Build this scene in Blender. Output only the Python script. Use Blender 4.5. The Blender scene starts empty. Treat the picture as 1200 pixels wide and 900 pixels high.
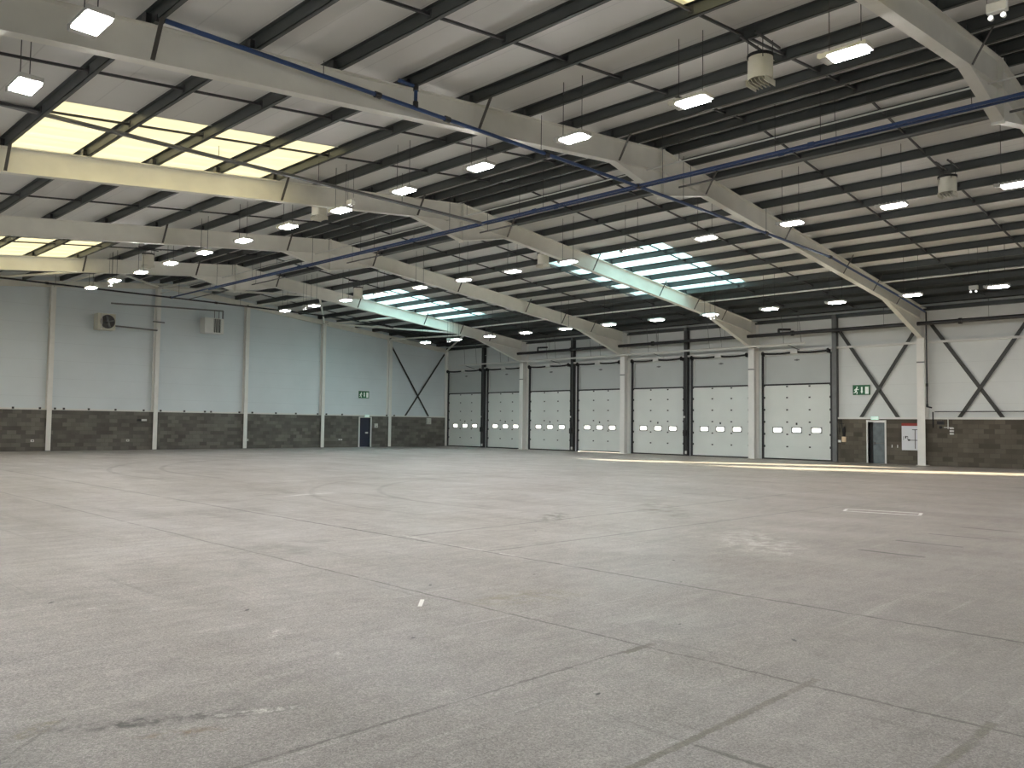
import bpy, math, random
from mathutils import Vector, Matrix
random.seed(7)
S = bpy.context.scene
COL = S.collection
PI = math.pi

# ------------------------------------------------------------------ materials
def mat(name, base=(.5, .5, .5), rough=.6, metal=0.0, var=0.0, vscale=3.0, bump=0.0, bscale=40.0, spec=.5, stretch=None):
    m = bpy.data.materials.new(name); m.use_nodes = True
    nt = m.node_tree; N = nt.nodes; L = nt.links
    b = N['Principled BSDF']
    b.inputs['Roughness'].default_value = rough; b.inputs['Metallic'].default_value = metal
    b.inputs['Specular IOR Level'].default_value = spec
    g = N.new('ShaderNodeNewGeometry')
    mp = N.new('ShaderNodeMapping'); L.new(g.outputs['Position'], mp.inputs['Vector'])
    if stretch: mp.inputs['Scale'].default_value = stretch
    n = N.new('ShaderNodeTexNoise'); n.inputs['Scale'].default_value = vscale; n.inputs['Detail'].default_value = 4
    L.new(mp.outputs[0], n.inputs['Vector'])
    r = N.new('ShaderNodeValToRGB')
    r.color_ramp.elements[0].position = .3; r.color_ramp.elements[1].position = .7
    r.color_ramp.elements[0].color = tuple(c * (1 - var) for c in base) + (1,)
    r.color_ramp.elements[1].color = tuple(min(1, c * (1 + var)) for c in base) + (1,)
    L.new(n.outputs['Fac'], r.inputs['Fac']); L.new(r.outputs['Color'], b.inputs['Base Color'])
    if bump:
        n2 = N.new('ShaderNodeTexNoise'); n2.inputs['Scale'].default_value = bscale
        L.new(g.outputs['Position'], n2.inputs['Vector'])
        bp_ = N.new('ShaderNodeBump'); bp_.inputs['Strength'].default_value = bump; bp_.inputs['Distance'].default_value = .01
        L.new(n2.outputs['Fac'], bp_.inputs['Height']); L.new(bp_.outputs[0], b.inputs['Normal'])
    m['_ramp'] = r.name
    return m

def emit(name, col, strength):
    m = bpy.data.materials.new(name); m.use_nodes = True
    b = m.node_tree.nodes['Principled BSDF']
    b.inputs['Base Color'].default_value = (.8, .8, .8, 1)
    b.inputs['Emission Color'].default_value = col + (1,); b.inputs['Emission Strength'].default_value = strength
    return m

def M_math(N, L, op, a, b=None, clamp=False):
    n = N.new('ShaderNodeMath'); n.operation = op; n.use_clamp = clamp
    for i, v in enumerate((a, b)):
        if v is None: continue
        if isinstance(v, (int, float)): n.inputs[i].default_value = v
        else: L.new(v, n.inputs[i])
    return n.outputs[0]

def cladding(name, base, period=1.0, axis='Z', depth=.85, width=.012, rough=.5):
    """coated wall panel with faint joints every `period` metres"""
    m = mat(name, base, rough, var=.03, vscale=.6)
    nt = m.node_tree; N = nt.nodes; L = nt.links
    b = N['Principled BSDF']; r = N[m['_ramp']]
    g = N.new('ShaderNodeNewGeometry'); sp = N.new('ShaderNodeSeparateXYZ'); L.new(g.outputs['Position'], sp.inputs[0])
    f = M_math(N, L, 'FRACT', M_math(N, L, 'DIVIDE', sp.outputs[axis], period))
    k = M_math(N, L, 'LESS_THAN', f, width / period)
    mx = N.new('ShaderNodeMix'); mx.data_type = 'RGBA'
    L.new(k, mx.inputs[0]); L.new(r.outputs['Color'], mx.inputs[6]); mx.inputs[7].default_value = tuple(c * depth for c in base) + (1,)
    L.new(mx.outputs[2], b.inputs['Base Color'])
    return m

def blockwork(name, base, along):
    m = mat(name, base, .9, var=.10, vscale=2.0)
    nt = m.node_tree; N = nt.nodes; L = nt.links
    b = N['Principled BSDF']; r = N[m['_ramp']]
    g = N.new('ShaderNodeNewGeometry'); sp = N.new('ShaderNodeSeparateXYZ'); L.new(g.outputs['Position'], sp.inputs[0])
    cb = N.new('ShaderNodeCombineXYZ'); L.new(sp.outputs[along], cb.inputs[0]); L.new(sp.outputs['Z'], cb.inputs[1])
    br = N.new('ShaderNodeTexBrick'); L.new(cb.outputs[0], br.inputs['Vector'])
    br.inputs['Scale'].default_value = 1.0
    br.inputs['Brick Width'].default_value = .45; br.inputs['Row Height'].default_value = .225
    br.inputs['Mortar Size'].default_value = .007; br.inputs['Mortar Smooth'].default_value = .1
    br.inputs['Bias'].default_value = -.1
    br.inputs['Color1'].default_value = tuple(c * .72 for c in base) + (1,)
    br.inputs['Color2'].default_value = tuple(c * 1.35 for c in base) + (1,)
    br.inputs['Mortar'].default_value = tuple(c * .8 for c in base) + (1,)
    mx = N.new('ShaderNodeMix'); mx.data_type = 'RGBA'; mx.blend_type = 'MULTIPLY'; mx.inputs[0].default_value = .8
    rr = N.new('ShaderNodeValToRGB'); n = N.new('ShaderNodeTexNoise'); n.inputs['Scale'].default_value = .9; n.inputs['Detail'].default_value = 5
    L.new(g.outputs['Position'], n.inputs['Vector']); L.new(n.outputs['Fac'], rr.inputs[0])
    rr.color_ramp.elements[0].position = .3; rr.color_ramp.elements[0].color = (.72, .72, .72, 1)
    rr.color_ramp.elements[1].position = .7; rr.color_ramp.elements[1].color = (1.1, 1.1, 1.1, 1)
    L.new(br.outputs['Color'], mx.inputs[6]); L.new(rr.outputs['Color'], mx.inputs[7])
    L.new(mx.outputs[2], b.inputs['Base Color'])
    return m

def grp(name, col, clear, var=.06, axis='X', period=.35):
    """translucent rooflight sheet; clear = share of unscattered light"""
    m = bpy.data.materials.new(name); m.use_nodes = True
    nt = m.node_tree; N = nt.nodes; L = nt.links
    for n in list(N): N.remove(n)
    out = N.new('ShaderNodeOutputMaterial')
    g = N.new('ShaderNodeNewGeometry'); sp = N.new('ShaderNodeSeparateXYZ'); L.new(g.outputs['Position'], sp.inputs[0])
    s = M_math(N, L, 'SINE', M_math(N, L, 'MULTIPLY', sp.outputs[axis], 2 * PI / period))
    k = M_math(N, L, 'ADD', M_math(N, L, 'MULTIPLY', s, var), 1 - var)
    mx = N.new('ShaderNodeMix'); mx.data_type = 'RGBA'; mx.blend_type = 'MULTIPLY'; mx.inputs[0].default_value = 1
    mx.inputs[6].default_value = col + (1,); L.new(k, mx.inputs[7])
    t = N.new('ShaderNodeBsdfTranslucent'); L.new(mx.outputs[2], t.inputs['Color'])
    d = N.new('ShaderNodeBsdfDiffuse'); L.new(mx.outputs[2], d.inputs['Color'])
    a = N.new('ShaderNodeMixShader'); a.inputs[0].default_value = .35; L.new(t.outputs[0], a.inputs[1]); L.new(d.outputs[0], a.inputs[2])
    tr = N.new('ShaderNodeBsdfTransparent'); tr.inputs['Color'].default_value = col + (1,)
    c = N.new('ShaderNodeMixShader'); c.inputs[0].default_value = clear
    L.new(a.outputs[0], c.inputs[1]); L.new(tr.outputs[0], c.inputs[2])
    L.new(c.outputs[0], out.inputs[0])
    return m

def pane_mat(name, col):
    m = bpy.data.materials.new(name); m.use_nodes = True
    nt = m.node_tree; N = nt.nodes; L = nt.links
    for n in list(N): N.remove(n)
    out = N.new('ShaderNodeOutputMaterial')
    tr = N.new('ShaderNodeBsdfTransparent'); tr.inputs['Color'].default_value = col + (1,)
    gl = N.new('ShaderNodeBsdfGlossy'); gl.inputs['Roughness'].default_value = .05
    fr = N.new('ShaderNodeFresnel'); fr.inputs[0].default_value = 1.45
    c = N.new('ShaderNodeMixShader'); L.new(fr.outputs[0], c.inputs[0]); L.new(tr.outputs[0], c.inputs[1]); L.new(gl.outputs[0], c.inputs[2])
    L.new(c.outputs[0], out.inputs[0])
    return m

WHITE_STEEL = mat('cream painted steel', (.86, .845, .77), .45, var=.05, vscale=1.5)
POST_WHITE = mat('white painted post steel', (.84, .83, .79), .45, var=.03)
PURLIN = mat('galvanised purlin steel', (.066, .073, .071), .45, metal=.25, var=.18, vscale=1.2, stretch=(1, .2, 1))
DARK = mat('dark steel', (.04, .04, .042), .5, var=.15)
STAY = mat('dark brown stay steel', (.075, .068, .06), .5, var=.1)
GREY = mat('grey steel', (.15, .155, .155), .5, var=.1)
POSTD = mat('dark post steel', (.06, .062, .062), .5, var=.1)
BRACE = mat('grey brace steel', (.035, .036, .032), .5, var=.1)
BLUE = mat('blue painted pipe', (.022, .055, .16), .35, var=.1)
BLACK = mat('black rubber', (.012, .012, .013), .55)
BLACKPIPE = mat('black painted pipe', (.02, .02, .022), .4)
TUBE = mat('galvanised tube', (.75, .75, .71), .35, metal=.0)
CLAD_G = cladding('pale grey wall panel gable', (.72, .775, .80), 1.0)
CLAD_D = cladding('pale grey wall panel', (.72, .745, .73), 1.0)
ROOF = cladding('off white roof liner sheet', (.77, .765, .735), .9, axis='X', depth=.88, width=.03)
BLOCK_G = blockwork('grey blockwork gable', (.15, .141, .124), 'X')
BLOCK_D = blockwork('brown grey blockwork', (.115, .100, .077), 'Y')
TRIM = mat('white trim', (.76, .76, .73), .4)
DOORP = mat('white sectional door panel', (.76, .785, .745), .45, var=.03, vscale=.8)
DOORU = mat('shaded fixed door panel', (.52, .545, .53), .45, var=.03, vscale=.8)  # upper door panel, its shade put into the colour
PANE = grp('scratched acrylic window', (.93, .96, 1.0), .0, var=0.0)
GRP_Y = grp('aged sunlit yellow rooflight', (.86, .80, .63), 0.0, var=.03, axis='Y', period=1.05)  # yellow of ageing and of direct sun, both put into the tint
GRP_C = grp('clear blue white rooflight', (.72, .93, 1.0), 0.0, var=.03)
LAMP = emit('LED diffuser', (1, .98, .965), 132)
HOUSE = mat('white lamp housing', (.62, .62, .58), .4)
CREAM = mat('cream painted metal', (.64, .62, .52), .4, var=.04)
EXITG = mat('green sign face', (.01, .12, .045), .35)
EXITW = emit('glowing white pictogram', (.75, 1, .75), .25)
EXITL = emit('pale green exit light', (.45, 1, .75), .55)
NAVY = mat('dark navy door', (.02, .024, .045), .4)
STEELD = mat('scuffed grey door', (.15, .18, .19), .16, var=.15, vscale=4, spec=.8)
RED = mat('red sign', (.28, .03, .02), .5)
BOARD = mat('white board', (.74, .75, .78), .4)
ORANGE = mat('cream orange box', (.8, .62, .42), .5)
WTAPE = mat('white floor tape', (.85, .85, .83), .5)
SPOTM = emit('bright spot lens', (1, 1, .97), 1.2)
ASPHALT = mat('pale yard asphalt', (.30, .29, .27), .9, var=.1)

# ------------------------------------------------------------------ mesh building
class MB:
    def __init__(s): s.v = []; s.f = []; s.mi = []
    def add(s, vs, fs, mi=0):
        o = len(s.v); s.v += [tuple(v) for v in vs]; s.f += [tuple(i + o for i in f) for f in fs]; s.mi += [mi] * len(fs); return s
    def box(s, x0, x1, y0, y1, z0, z1, mi=0):
        x0, x1 = sorted((x0, x1)); y0, y1 = sorted((y0, y1)); z0, z1 = sorted((z0, z1))
        v = [(x0, y0, z0), (x1, y0, z0), (x1, y1, z0), (x0, y1, z0), (x0, y0, z1), (x1, y0, z1), (x1, y1, z1), (x0, y1, z1)]
        return s.add(v, [(3, 2, 1, 0), (4, 5, 6, 7), (0, 1, 5, 4), (1, 2, 6, 5), (2, 3, 7, 6), (3, 0, 4, 7)], mi)
    def beam(s, a, b, w, h, up=(0, 0, 1)):
        """rectangular bar from a to b: w across, h along up"""
        a = Vector(a); b = Vector(b); d = (b - a).normalized(); u = Vector(up); u = u - d * u.dot(d)
        if u.length < 1e-5: u = Vector((1, 0, 0))
        u.normalize(); r = d.cross(u)
        v = []
        for p in (a, b):
            for i, j in ((-1, -1), (1, -1), (1, 1), (-1, 1)): v.append(p + r * (i * w / 2) + u * (j * h / 2))
        return s.add(v, [(3, 2, 1, 0), (4, 5, 6, 7), (0, 1, 5, 4), (1, 2, 6, 5), (2, 3, 7, 6), (3, 0, 4, 7)])
    def tube(s, pts, r, n=8):
        pts = [Vector(p) for p in pts]
        for a, b in zip(pts[:-1], pts[1:]):
            d = (b - a).normalized(); u = Vector((0, 0, 1)) if abs(d.z) < .9 else Vector((1, 0, 0))
            u = (u - d * u.dot(d)).normalized(); w = d.cross(u)
            v = []
            for p in (a - d * r * .3, b + d * r * .3):
                for k in range(n): t = 2 * PI * k / n; v.append(p + u * (r * math.cos(t)) + w * (r * math.sin(t)))
            s.add(v, [tuple(range(n))[::-1], tuple(range(n, 2 * n))] + [(k, (k + 1) % n, n + (k + 1) % n, n + k) for k in range(n)])
        return s
    def cyl(s, c, r, h, n=24, axis='z', r2=None):
        r2 = r if r2 is None else r2; v = []
        for rr, z in ((r, 0), (r2, h)):
            for k in range(n):
                t = 2 * PI * k / n; a, b = rr * math.cos(t), rr * math.sin(t)
                p = {'z': (a, b, z), 'y': (a, z, b), 'x': (z, a, b)}[axis]
                v.append((c[0] + p[0], c[1] + p[1], c[2] + p[2]))
        return s.add(v, [tuple(range(n))[::-1], tuple(range(n, 2 * n))] + [(k, (k + 1) % n, n + (k + 1) % n, n + k) for k in range(n)])
    def ring(s, c, ro, ri, h, n=24, axis='z'):
        v = []
        for rr, z in ((ro, 0), (ro, h), (ri, h), (ri, 0)):
            for k in range(n):
                t = 2 * PI * k / n; a, b = rr * math.cos(t), rr * math.sin(t)
                p = {'z': (a, b, z), 'y': (a, z, b), 'x': (z, a, b)}[axis]
                v.append((c[0] + p[0], c[1] + p[1], c[2] + p[2]))
        f = []
        for q in range(4):
            for k in range(n): f.append((q * n + k, q * n + (k + 1) % n, ((q + 1) % 4) * n + (k + 1) % n, ((q + 1) % 4) * n + k))
        return s.add(v, f)
    def prism_y(s, poly, y0, y1):
        """extrude an (x,z) polygon along y"""
        n = len(poly); v = [(x, y0, z) for x, z in poly] + [(x, y1, z) for x, z in poly]
        return s.add(v, [tuple(range(n)), tuple(range(n, 2 * n))[::-1]] + [(k, n + k, n + (k + 1) % n, (k + 1) % n) for k in range(n)])
    def build(s, name, material, parent=None, off=(0, 0, 0), bevel=0, smooth=False, origin=None):
        """vertices are world minus off; a parentless mesh gets its origin at its base"""
        me = bpy.data.meshes.new(name)
        vs = [Vector(v) - Vector(off) for v in s.v]
        o = bpy.data.objects.new(name, me)
        if parent is None:
            if origin is None:
                xs = [v.x for v in vs]; ys = [v.y for v in vs]; zs = [v.z for v in vs]
                origin = Vector(((min(xs) + max(xs)) / 2, (min(ys) + max(ys)) / 2, min(zs)))
            origin = Vector(origin); vs = [v - origin for v in vs]; o.location = origin
        me.from_pydata([tuple(v) for v in vs], [], s.f)
        mats = material if isinstance(material, (list, tuple)) else [material]
        for m in mats: me.materials.append(m)
        for p, i in zip(me.polygons, s.mi): p.material_index = i
        import bmesh
        bm = bmesh.new(); bm.from_mesh(me); bmesh.ops.recalc_face_normals(bm, faces=bm.faces); bm.to_mesh(me); bm.free()
        if smooth:
            for p in me.polygons: p.use_smooth = True
            try: me.set_sharp_from_angle(angle=math.radians(35))
            except Exception: pass
        COL.objects.link(o)
        if parent: o.parent = parent
        if bevel:
            b = o.modifiers.new('bevel', 'BEVEL'); b.width = bevel; b.segments = 2; b.limit_method = 'ANGLE'
        return o

def tag(o, label, cat, group=None):
    o['label'] = label; o['category'] = cat
    if group: o['group'] = group
    return o
def thing(name, loc, label, cat, group=None):
    o = bpy.data.objects.new(name, None); COL.objects.link(o); o.location = loc; o.empty_display_size = .2
    return tag(o, label, cat, group)
def struct(o, label=None, cat=None):
    o['kind'] = 'structure'
    if label: o['label'] = label
    if cat: o['category'] = cat
    return o
def dup(root, loc, label, group=None):
    r = root.copy(); COL.objects.link(r); r.location = loc; r['label'] = label
    if group: r['group'] = group
    for ch in list(root.children):
        c = ch.copy(); COL.objects.link(c); c.parent = r
        for g in list(ch.children):
            d = g.copy(); COL.objects.link(d); d.parent = c
    return r
ORD = ['first', 'second', 'third', 'fourth', 'fifth', 'sixth', 'seventh', 'eighth', 'ninth', 'tenth', 'eleventh', 'twelfth',
       'thirteenth', 'fourteenth', 'fifteenth', 'sixteenth', 'seventeenth', 'eighteenth', 'nineteenth']

# ------------------------------------------------------------------ dimensions (metres; corner of gable and door wall = origin)
XR, ZT, SL = -22.55, 10.07, .1045          # ridge x, rafter top at ridge, slope
XL, YN = -45.1, -63.3                      # far left wall, near wall
F = [-(8.92 + 9.052 * k) for k in range(6)]
PD = .24                                   # purlin depth
def ztop(x): return ZT - SL * abs(x - XR)  # top of rafters
def zroof(x): return ztop(x) + PD + .005

# ------------------------------------------------------------------ floor
def floor_material():
    m = bpy.data.materials.new('worn concrete floor'); m.use_nodes = True
    nt = m.node_tree; N = nt.nodes; L = nt.links
    b = N['Principled BSDF']; b.inputs['Specular IOR Level'].default_value = .5
    g = N.new('ShaderNodeNewGeometry'); P = g.outputs['Position']
    sp = N.new('ShaderNodeSeparateXYZ'); L.new(P, sp.inputs[0]); X, Y = sp.outputs['X'], sp.outputs['Y']
    def mth(op, a, c=None, clamp=False): return M_math(N, L, op, a, c, clamp)
    def noise(scale, detail=4, stretch=(1, 1, 1), rough=.5, rot=0):
        mp = N.new('ShaderNodeMapping'); mp.inputs['Scale'].default_value = stretch; mp.inputs['Rotation'].default_value = (0, 0, rot)
        L.new(P, mp.inputs['Vector'])
        n = N.new('ShaderNodeTexNoise'); n.inputs['Scale'].default_value = scale; n.inputs['Detail'].default_value = detail
        n.inputs['Roughness'].default_value = rough; L.new(mp.outputs[0], n.inputs['Vector']); return n.outputs['Fac']
    def ramp(v, a, c, lo=0., hi=1.):
        n = N.new('ShaderNodeMapRange'); n.inputs['From Min'].default_value = a; n.inputs['From Max'].default_value = c
        n.inputs['To Min'].default_value = lo; n.inputs['To Max'].default_value = hi; L.new(v, n.inputs['Value']); return n.outputs[0]
    def mix(f, a, c, mode='MIX'):
        n = N.new('ShaderNodeMix'); n.data_type = 'RGBA'; n.blend_type = mode
        for i, v in ((0, f), (6, a), (7, c)):
            if isinstance(v, (int, float)): n.inputs[i].default_value = v
            elif isinstance(v, tuple): n.inputs[i].default_value = v + (1,)
            else: L.new(v, n.inputs[i])
        return n.outputs[2]
    col = mix(ramp(noise(.12, 5), .35, .65), (.220, .207, .199), (.262, .248, .239))
    col = mix(ramp(noise(.5, 6, (1, .45, 1), .6), .4, .75, 0, .55), col, (.185, .170, .152))
    col = mix(ramp(noise(1.6, 6, (1, 1, 1), .65), .52, .75, 0, .4), col, (.285, .272, .258))
    # tyre polished streaks, mostly along the building, in the far half
    st = mth('MULTIPLY', ramp(noise(1.1, 5, (.22, 1.5, 1), .7, .18), .5, .72, 0, .7), ramp(Y, -46, -34, .3, 1))
    col = mix(st, col, (.31, .30, .29))
    st2 = mth('MULTIPLY', ramp(noise(1.0, 5, (1.6, .25, 1), .7, -.25), .5, .72, 0, .75), ramp(Y, -46, -34, .3, 1))
    col = mix(st2, col, (.135, .125, .115))
    sx_ = ramp(noise(4.0, 6, (.5, 1.3, 1), .7, .5), .3, .7, .80, 1.18)
    col = mix(1.0, col, sx_, 'MULTIPLY')
    scr = mth('MULTIPLY', ramp(noise(2.2, 6, (.12, 3.2, 1), .75, .9), .58, .68, 0, .75), 1.0)
    col = mix(scr, col, (.33, .32, .31))
    scr2 = ramp(noise(2.0, 6, (3.0, .12, 1), .75, .35), .59, .69, 0, .65)
    col = mix(scr2, col, (.12, .112, .105))
    slab_light = mth('ADD', Y, mth('MULTIPLY', noise(.35, 4), 4.0))  # slab finish and the brighter light farther in, both painted into base colour
    col = mix(1.0, col, ramp(slab_light, -47.0, -38.5, .74, 1.62), 'MULTIPLY')
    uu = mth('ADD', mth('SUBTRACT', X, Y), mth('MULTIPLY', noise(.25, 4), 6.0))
    col = mix(ramp(uu, 11, 24), col, mix(1.0, col, (.84, .775, .70), 'MULTIPLY'))  # browner, less lit right side put into the base colour too
    # exposed aggregate
    v = N.new('ShaderNodeTexVoronoi'); v.inputs['Scale'].default_value = 95; L.new(P, v.inputs['Vector'])
    sc = N.new('ShaderNodeSeparateColor'); L.new(v.outputs['Color'], sc.inputs[0])
    v2 = N.new('ShaderNodeTexVoronoi'); v2.inputs['Scale'].default_value = 240; L.new(P, v2.inputs['Vector'])
    sc2 = N.new('ShaderNodeSeparateColor'); L.new(v2.outputs['Color'], sc2.inputs[0])
    edge = ramp(noise(14, 5, (1, 1, 1), .7), .3, .7, -.014, .014)
    wob = ramp(noise(1.1, 3), .3, .7, -.012, .012)
    brk = ramp(noise(3.2, 4), .38, .5, .5, 1)
    def seg(x0, y0, x1, y1, w, c, k=1.0, ragged=True):
        nonlocal col
        if x0 == x1:
            d = mth('ABSOLUTE', mth('ADD', mth('SUBTRACT', X, x0), wob)); lo = mth('GREATER_THAN', Y, min(y0, y1)); hi = mth('LESS_THAN', Y, max(y0, y1))
        else:
            sl = (y1 - y0) / (x1 - x0)
            d = mth('ABSOLUTE', mth('ADD', mth('SUBTRACT', mth('SUBTRACT', Y, y0), mth('MULTIPLY', mth('SUBTRACT', X, x0), sl)), wob))
            lo = mth('GREATER_THAN', X, min(x0, x1)); hi = mth('LESS_THAN', X, max(x0, x1))
        if ragged: d = mth('ADD', d, edge)
        q = mth('MULTIPLY', ramp(d, w * .5, w * .5 + .008, 1, 0), mth('MULTIPLY', lo, hi))
        q = mth('MULTIPLY', q, brk if ragged else 1.0); q = mth('MULTIPLY', q, k, True)
        col = mix(q, col, c)
    JC = (.035, .032, .026)
    seg(-37.72, -63, -37.72, -20, .02, JC, .75)
    seg(-35.35, -63, -35.35, -16, .035, JC, .9)
    seg(-32.9, -44.5, -32.9, -12, .02, JC, .35)
    seg(-37.65, -46.4, -43, -46.38, .02, JC, .6)
    seg(-37.6, -46.42, -38.0, -46.42, .05, (.09, .08, .06), .9)
    seg(-37.55, -47.73, -43.5, -47.76, .045, (.095, .085, .066), .9)
    seg(-37.6, -48.83, -40.5, -48.84, .05, (.095, .085, .066), .9)
    seg(-39.18, -47.8, -39.18, -51, .03, JC, .7)
    seg(-35.3, -40.2, -20, -40.05, .035, JC, .8)
    seg(-35.3, -42.1, -24.5, -42.35, .035, JC, .75)
    seg(-41.5, -45.07, -45, -48.6, .03, JC, .5)
    seg(-24.6, -58, -24.6, -8, .03, JC, .45)
    seg(-36, -31.1, -10, -31.1, .03, JC, .35)
    seg(-36, -22.1, -8, -22.1, .03, JC, .35)
    for x, ya, yb in ((-31.17, -46.33, -45.42), (-29.71, -46.37, -45.41), (-28.4, -46.4, -45.47), (-26.95, -46.42, -45.52)):
        seg(x, ya, x, yb, .06, (.015, .014, .013), 1, False)
    def blot(cx, cy, rx, ry, ang, c, k, ns=3.0, lo=.45, hi=.62):
        nonlocal col
        ca, sa = math.cos(ang), math.sin(ang)
        dx = mth('SUBTRACT', X, cx); dy = mth('SUBTRACT', Y, cy)
        u = mth('DIVIDE', mth('ADD', mth('MULTIPLY', dx, ca), mth('MULTIPLY', dy, sa)), rx)
        w = mth('DIVIDE', mth('SUBTRACT', mth('MULTIPLY', dy, ca), mth('MULTIPLY', dx, sa)), ry)
        r2 = mth('ADD', mth('MULTIPLY', u, u), mth('MULTIPLY', w, w))
        q = ramp(r2, 0, 1, 1, 0); q = mth('MULTIPLY', q, ramp(noise(ns, 5, (1, 1, 1), .7), lo, hi)); q = mth('MULTIPLY', q, k * 1.6, True)
        col = mix(q, col, c)
    blot(-41.05, -45.5, .8, .11, -.45, (.03, .029, .027), .9, 9, .46, .62); blot(-40.9, -45.45, .95, .3, -.45, (.15, .145, .14), .45, 3)      # oil smear at lower left
    blot(-41.22, -45.44, .13, .07, -.45, (.03, .03, .03), 1, 12)
    blot(-40.62, -45.72, .35, .05, -.42, (.45, .44, .42), .9, 14)
    blot(-41.1, -45.75, .3, .09, -.45, (.16, .12, .07), .6, 10)
    blot(-41.75, -45.2, .3, .1, .6, (.16, .14, .06), .7, 8)
    blot(-42.2, -45.5, .75, .55, .8, (.15, .145, .135), .55, 2, .3, .5)
    blot(-31.6, -44.1, 1.7, .75, .75, (.47, .46, .44), .75, 4)                  # pale scuff at right
    blot(-31.0, -43.4, .8, .3, .2, (.47, .46, .44), .6, 5)
    blot(-31.34, -39.75, .9, .35, .7, (.09, .075, .05), .8, 5)                  # brown stains in the middle
    blot(-28.5, -40.2, 2.2, .6, .8, (.14, .115, .08), .6, 3)
    blot(-32.4, -32.8, 1.0, .16, .1, (.62, .61, .6), 1, 6, .4, .55)
    blot(-32.6, -32.2, 1.5, .14, .2, (.09, .085, .08), .8, 6)
    blot(-35.2, -40.4, .5, .03, -1.57, (.6, .59, .57), .9, 8, .4, .5); blot(-35.3, -42.0, .9, .03, -1.57, (.6, .59, .57), .9, 5, .45, .5)
    blot(-29.1, -35.2, .9, .2, .3, (.5, .49, .47), .7, 5)
    blot(-37.1, -44.5, .8, .35, -.3, (.20, .185, .13), .7, 4)
    blot(-26.0, -36.0, 2.0, .5, .6, (.5, .49, .47), .5, 4)
    blot(-39.6, -44.1, .28, .05, .8, (.5, .49, .47), .7, 12); blot(-40.4, -42.2, .3, .04, .4, (.5, .49, .47), .7, 12)
    for cx, cy in ((-40.6, -41.7), (-36.67, -47.14), (-39.4, -43.2), (-34.0, -44.2), (-37.4, -43.4), (-33.2, -41.0)): blot(cx, cy, .05, .02, .8, (.03, .03, .03), 1, 2, .1, .3)
    blot(-37.0, -40.0, 1.5, .9, .4, (.17, .16, .145), .45, 2)
    blot(-38.4, -41.3, .9, .3, 1.1, (.17, .16, .145), .5, 2.5)
    blot(-36.3, -47.3, .5, .35, .4, (.15, .135, .12), .4, 3, .4, .6)
    blot(-40.0, -42.6, .16, .09, .8, (.42, .41, .4), .6, 14, .45, .6)
    blot(-39.6, -45.0, .12, .08, .8, (.42, .41, .4), .6, 14, .45, .6)
    for cx, cy in ((-36.1, -43.7), (-38.9, -45.0), (-36.9, -46.2), (-35.2, -45.1), (-38.9, -46.9)):
        blot(cx, cy, .035, .015, .3, (.02, .02, .02), 1, 2, .1, .3)
    # curved tyre arcs
    def arc(cx, cy, r, w, c, k, y0, y1):
        nonlocal col
        dx = mth('SUBTRACT', X, cx); dy = mth('SUBTRACT', Y, cy)
        d = mth('ABSOLUTE', mth('SUBTRACT', mth('SQRT', mth('ADD', mth('MULTIPLY', dx, dx), mth('MULTIPLY', dy, dy))), r))
        q = mth('MULTIPLY', ramp(d, w * .4, w, 1, 0), mth('MULTIPLY', mth('GREATER_THAN', Y, y0), mth('LESS_THAN', Y, y1)))
        q = mth('MULTIPLY', q, k); col = mix(q, col, c)
    arc(-21, -24, 10.5, .12, (.12, .115, .105), .45, -26, -12); arc(-21, -24, 12.2, .12, (.12, .115, .105), .4, -26, -12)
    arc(-25, -36.5, 6.5, .1, (.12, .115, .105), .35, -38, -28); arc(-25, -36.5, 8.2, .1, (.12, .115, .105), .3, -38, -28)
    col = mix(1.0, col, ramp(sc.outputs[0], 0, 1, .68, 1.32), 'MULTIPLY')
    col = mix(1.0, col, ramp(sc2.outputs[1], 0, 1, .68, 1.34), 'MULTIPLY')
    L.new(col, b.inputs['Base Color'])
    L.new(ramp(noise(.7, 5, (1, .6, 1)), .3, .7, .33, .52), b.inputs['Roughness'])
    bm_ = N.new('ShaderNodeBump'); bm_.inputs['Strength'].default_value = .25; bm_.inputs['Distance'].default_value = .004
    L.new(v.outputs['Distance'], bm_.inputs['Height']); L.new(bm_.outputs[0], b.inputs['Normal'])
    return m
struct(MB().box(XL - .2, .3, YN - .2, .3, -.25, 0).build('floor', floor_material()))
struct(MB().box(.3, 90, -140, 60, -.4, -.02).build('ground_outside', ASPHALT), 'pale yard outside the dock doors', 'yard')

# ------------------------------------------------------------------ roof sheets with openings for rooflights
LIGHTS = [(-37.7, -30.05, -12.4, -6.1), (-37.7, -30.05, -30.6, -24.2), (-37.7, -30.05, -48.4, -41.95),
          (-14.5, -7.15, -12.4, -6.1), (-14.5, -7.15, -30.5, -24.0)]
xs = sorted({XL - .6, XR, -7.12, .6} | {v for l in LIGHTS for v in l[:2]}); ys = sorted({YN - .3, .3} | {v for l in LIGHTS for v in l[2:]})
rb = MB()
for i in range(len(xs) - 1):
    for j in range(len(ys) - 1):
        xa, xb, ya, yb = xs[i], xs[i + 1], ys[j], ys[j + 1]; cx, cy = (xa + xb) / 2, (ya + yb) / 2
        if any(l[0] < cx < l[1] and l[2] < cy < l[3] for l in LIGHTS): continue
        za, zb = zroof(xa), zroof(xb)
        rb.add([(xa, ya, za), (xb, ya, zb), (xb, yb, zb), (xa, yb, za), (xa, ya, za + .12), (xb, ya, zb + .12), (xb, yb, zb + .12), (xa, yb, za + .12)],
               [(3, 2, 1, 0), (4, 5, 6, 7), (0, 1, 5, 4), (1, 2, 6, 5), (2, 3, 7, 6), (3, 0, 4, 7)])
nt = ROOF.node_tree; N = nt.nodes; L = nt.links
src = N['Principled BSDF'].inputs['Base Color'].links[0].from_socket
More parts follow.
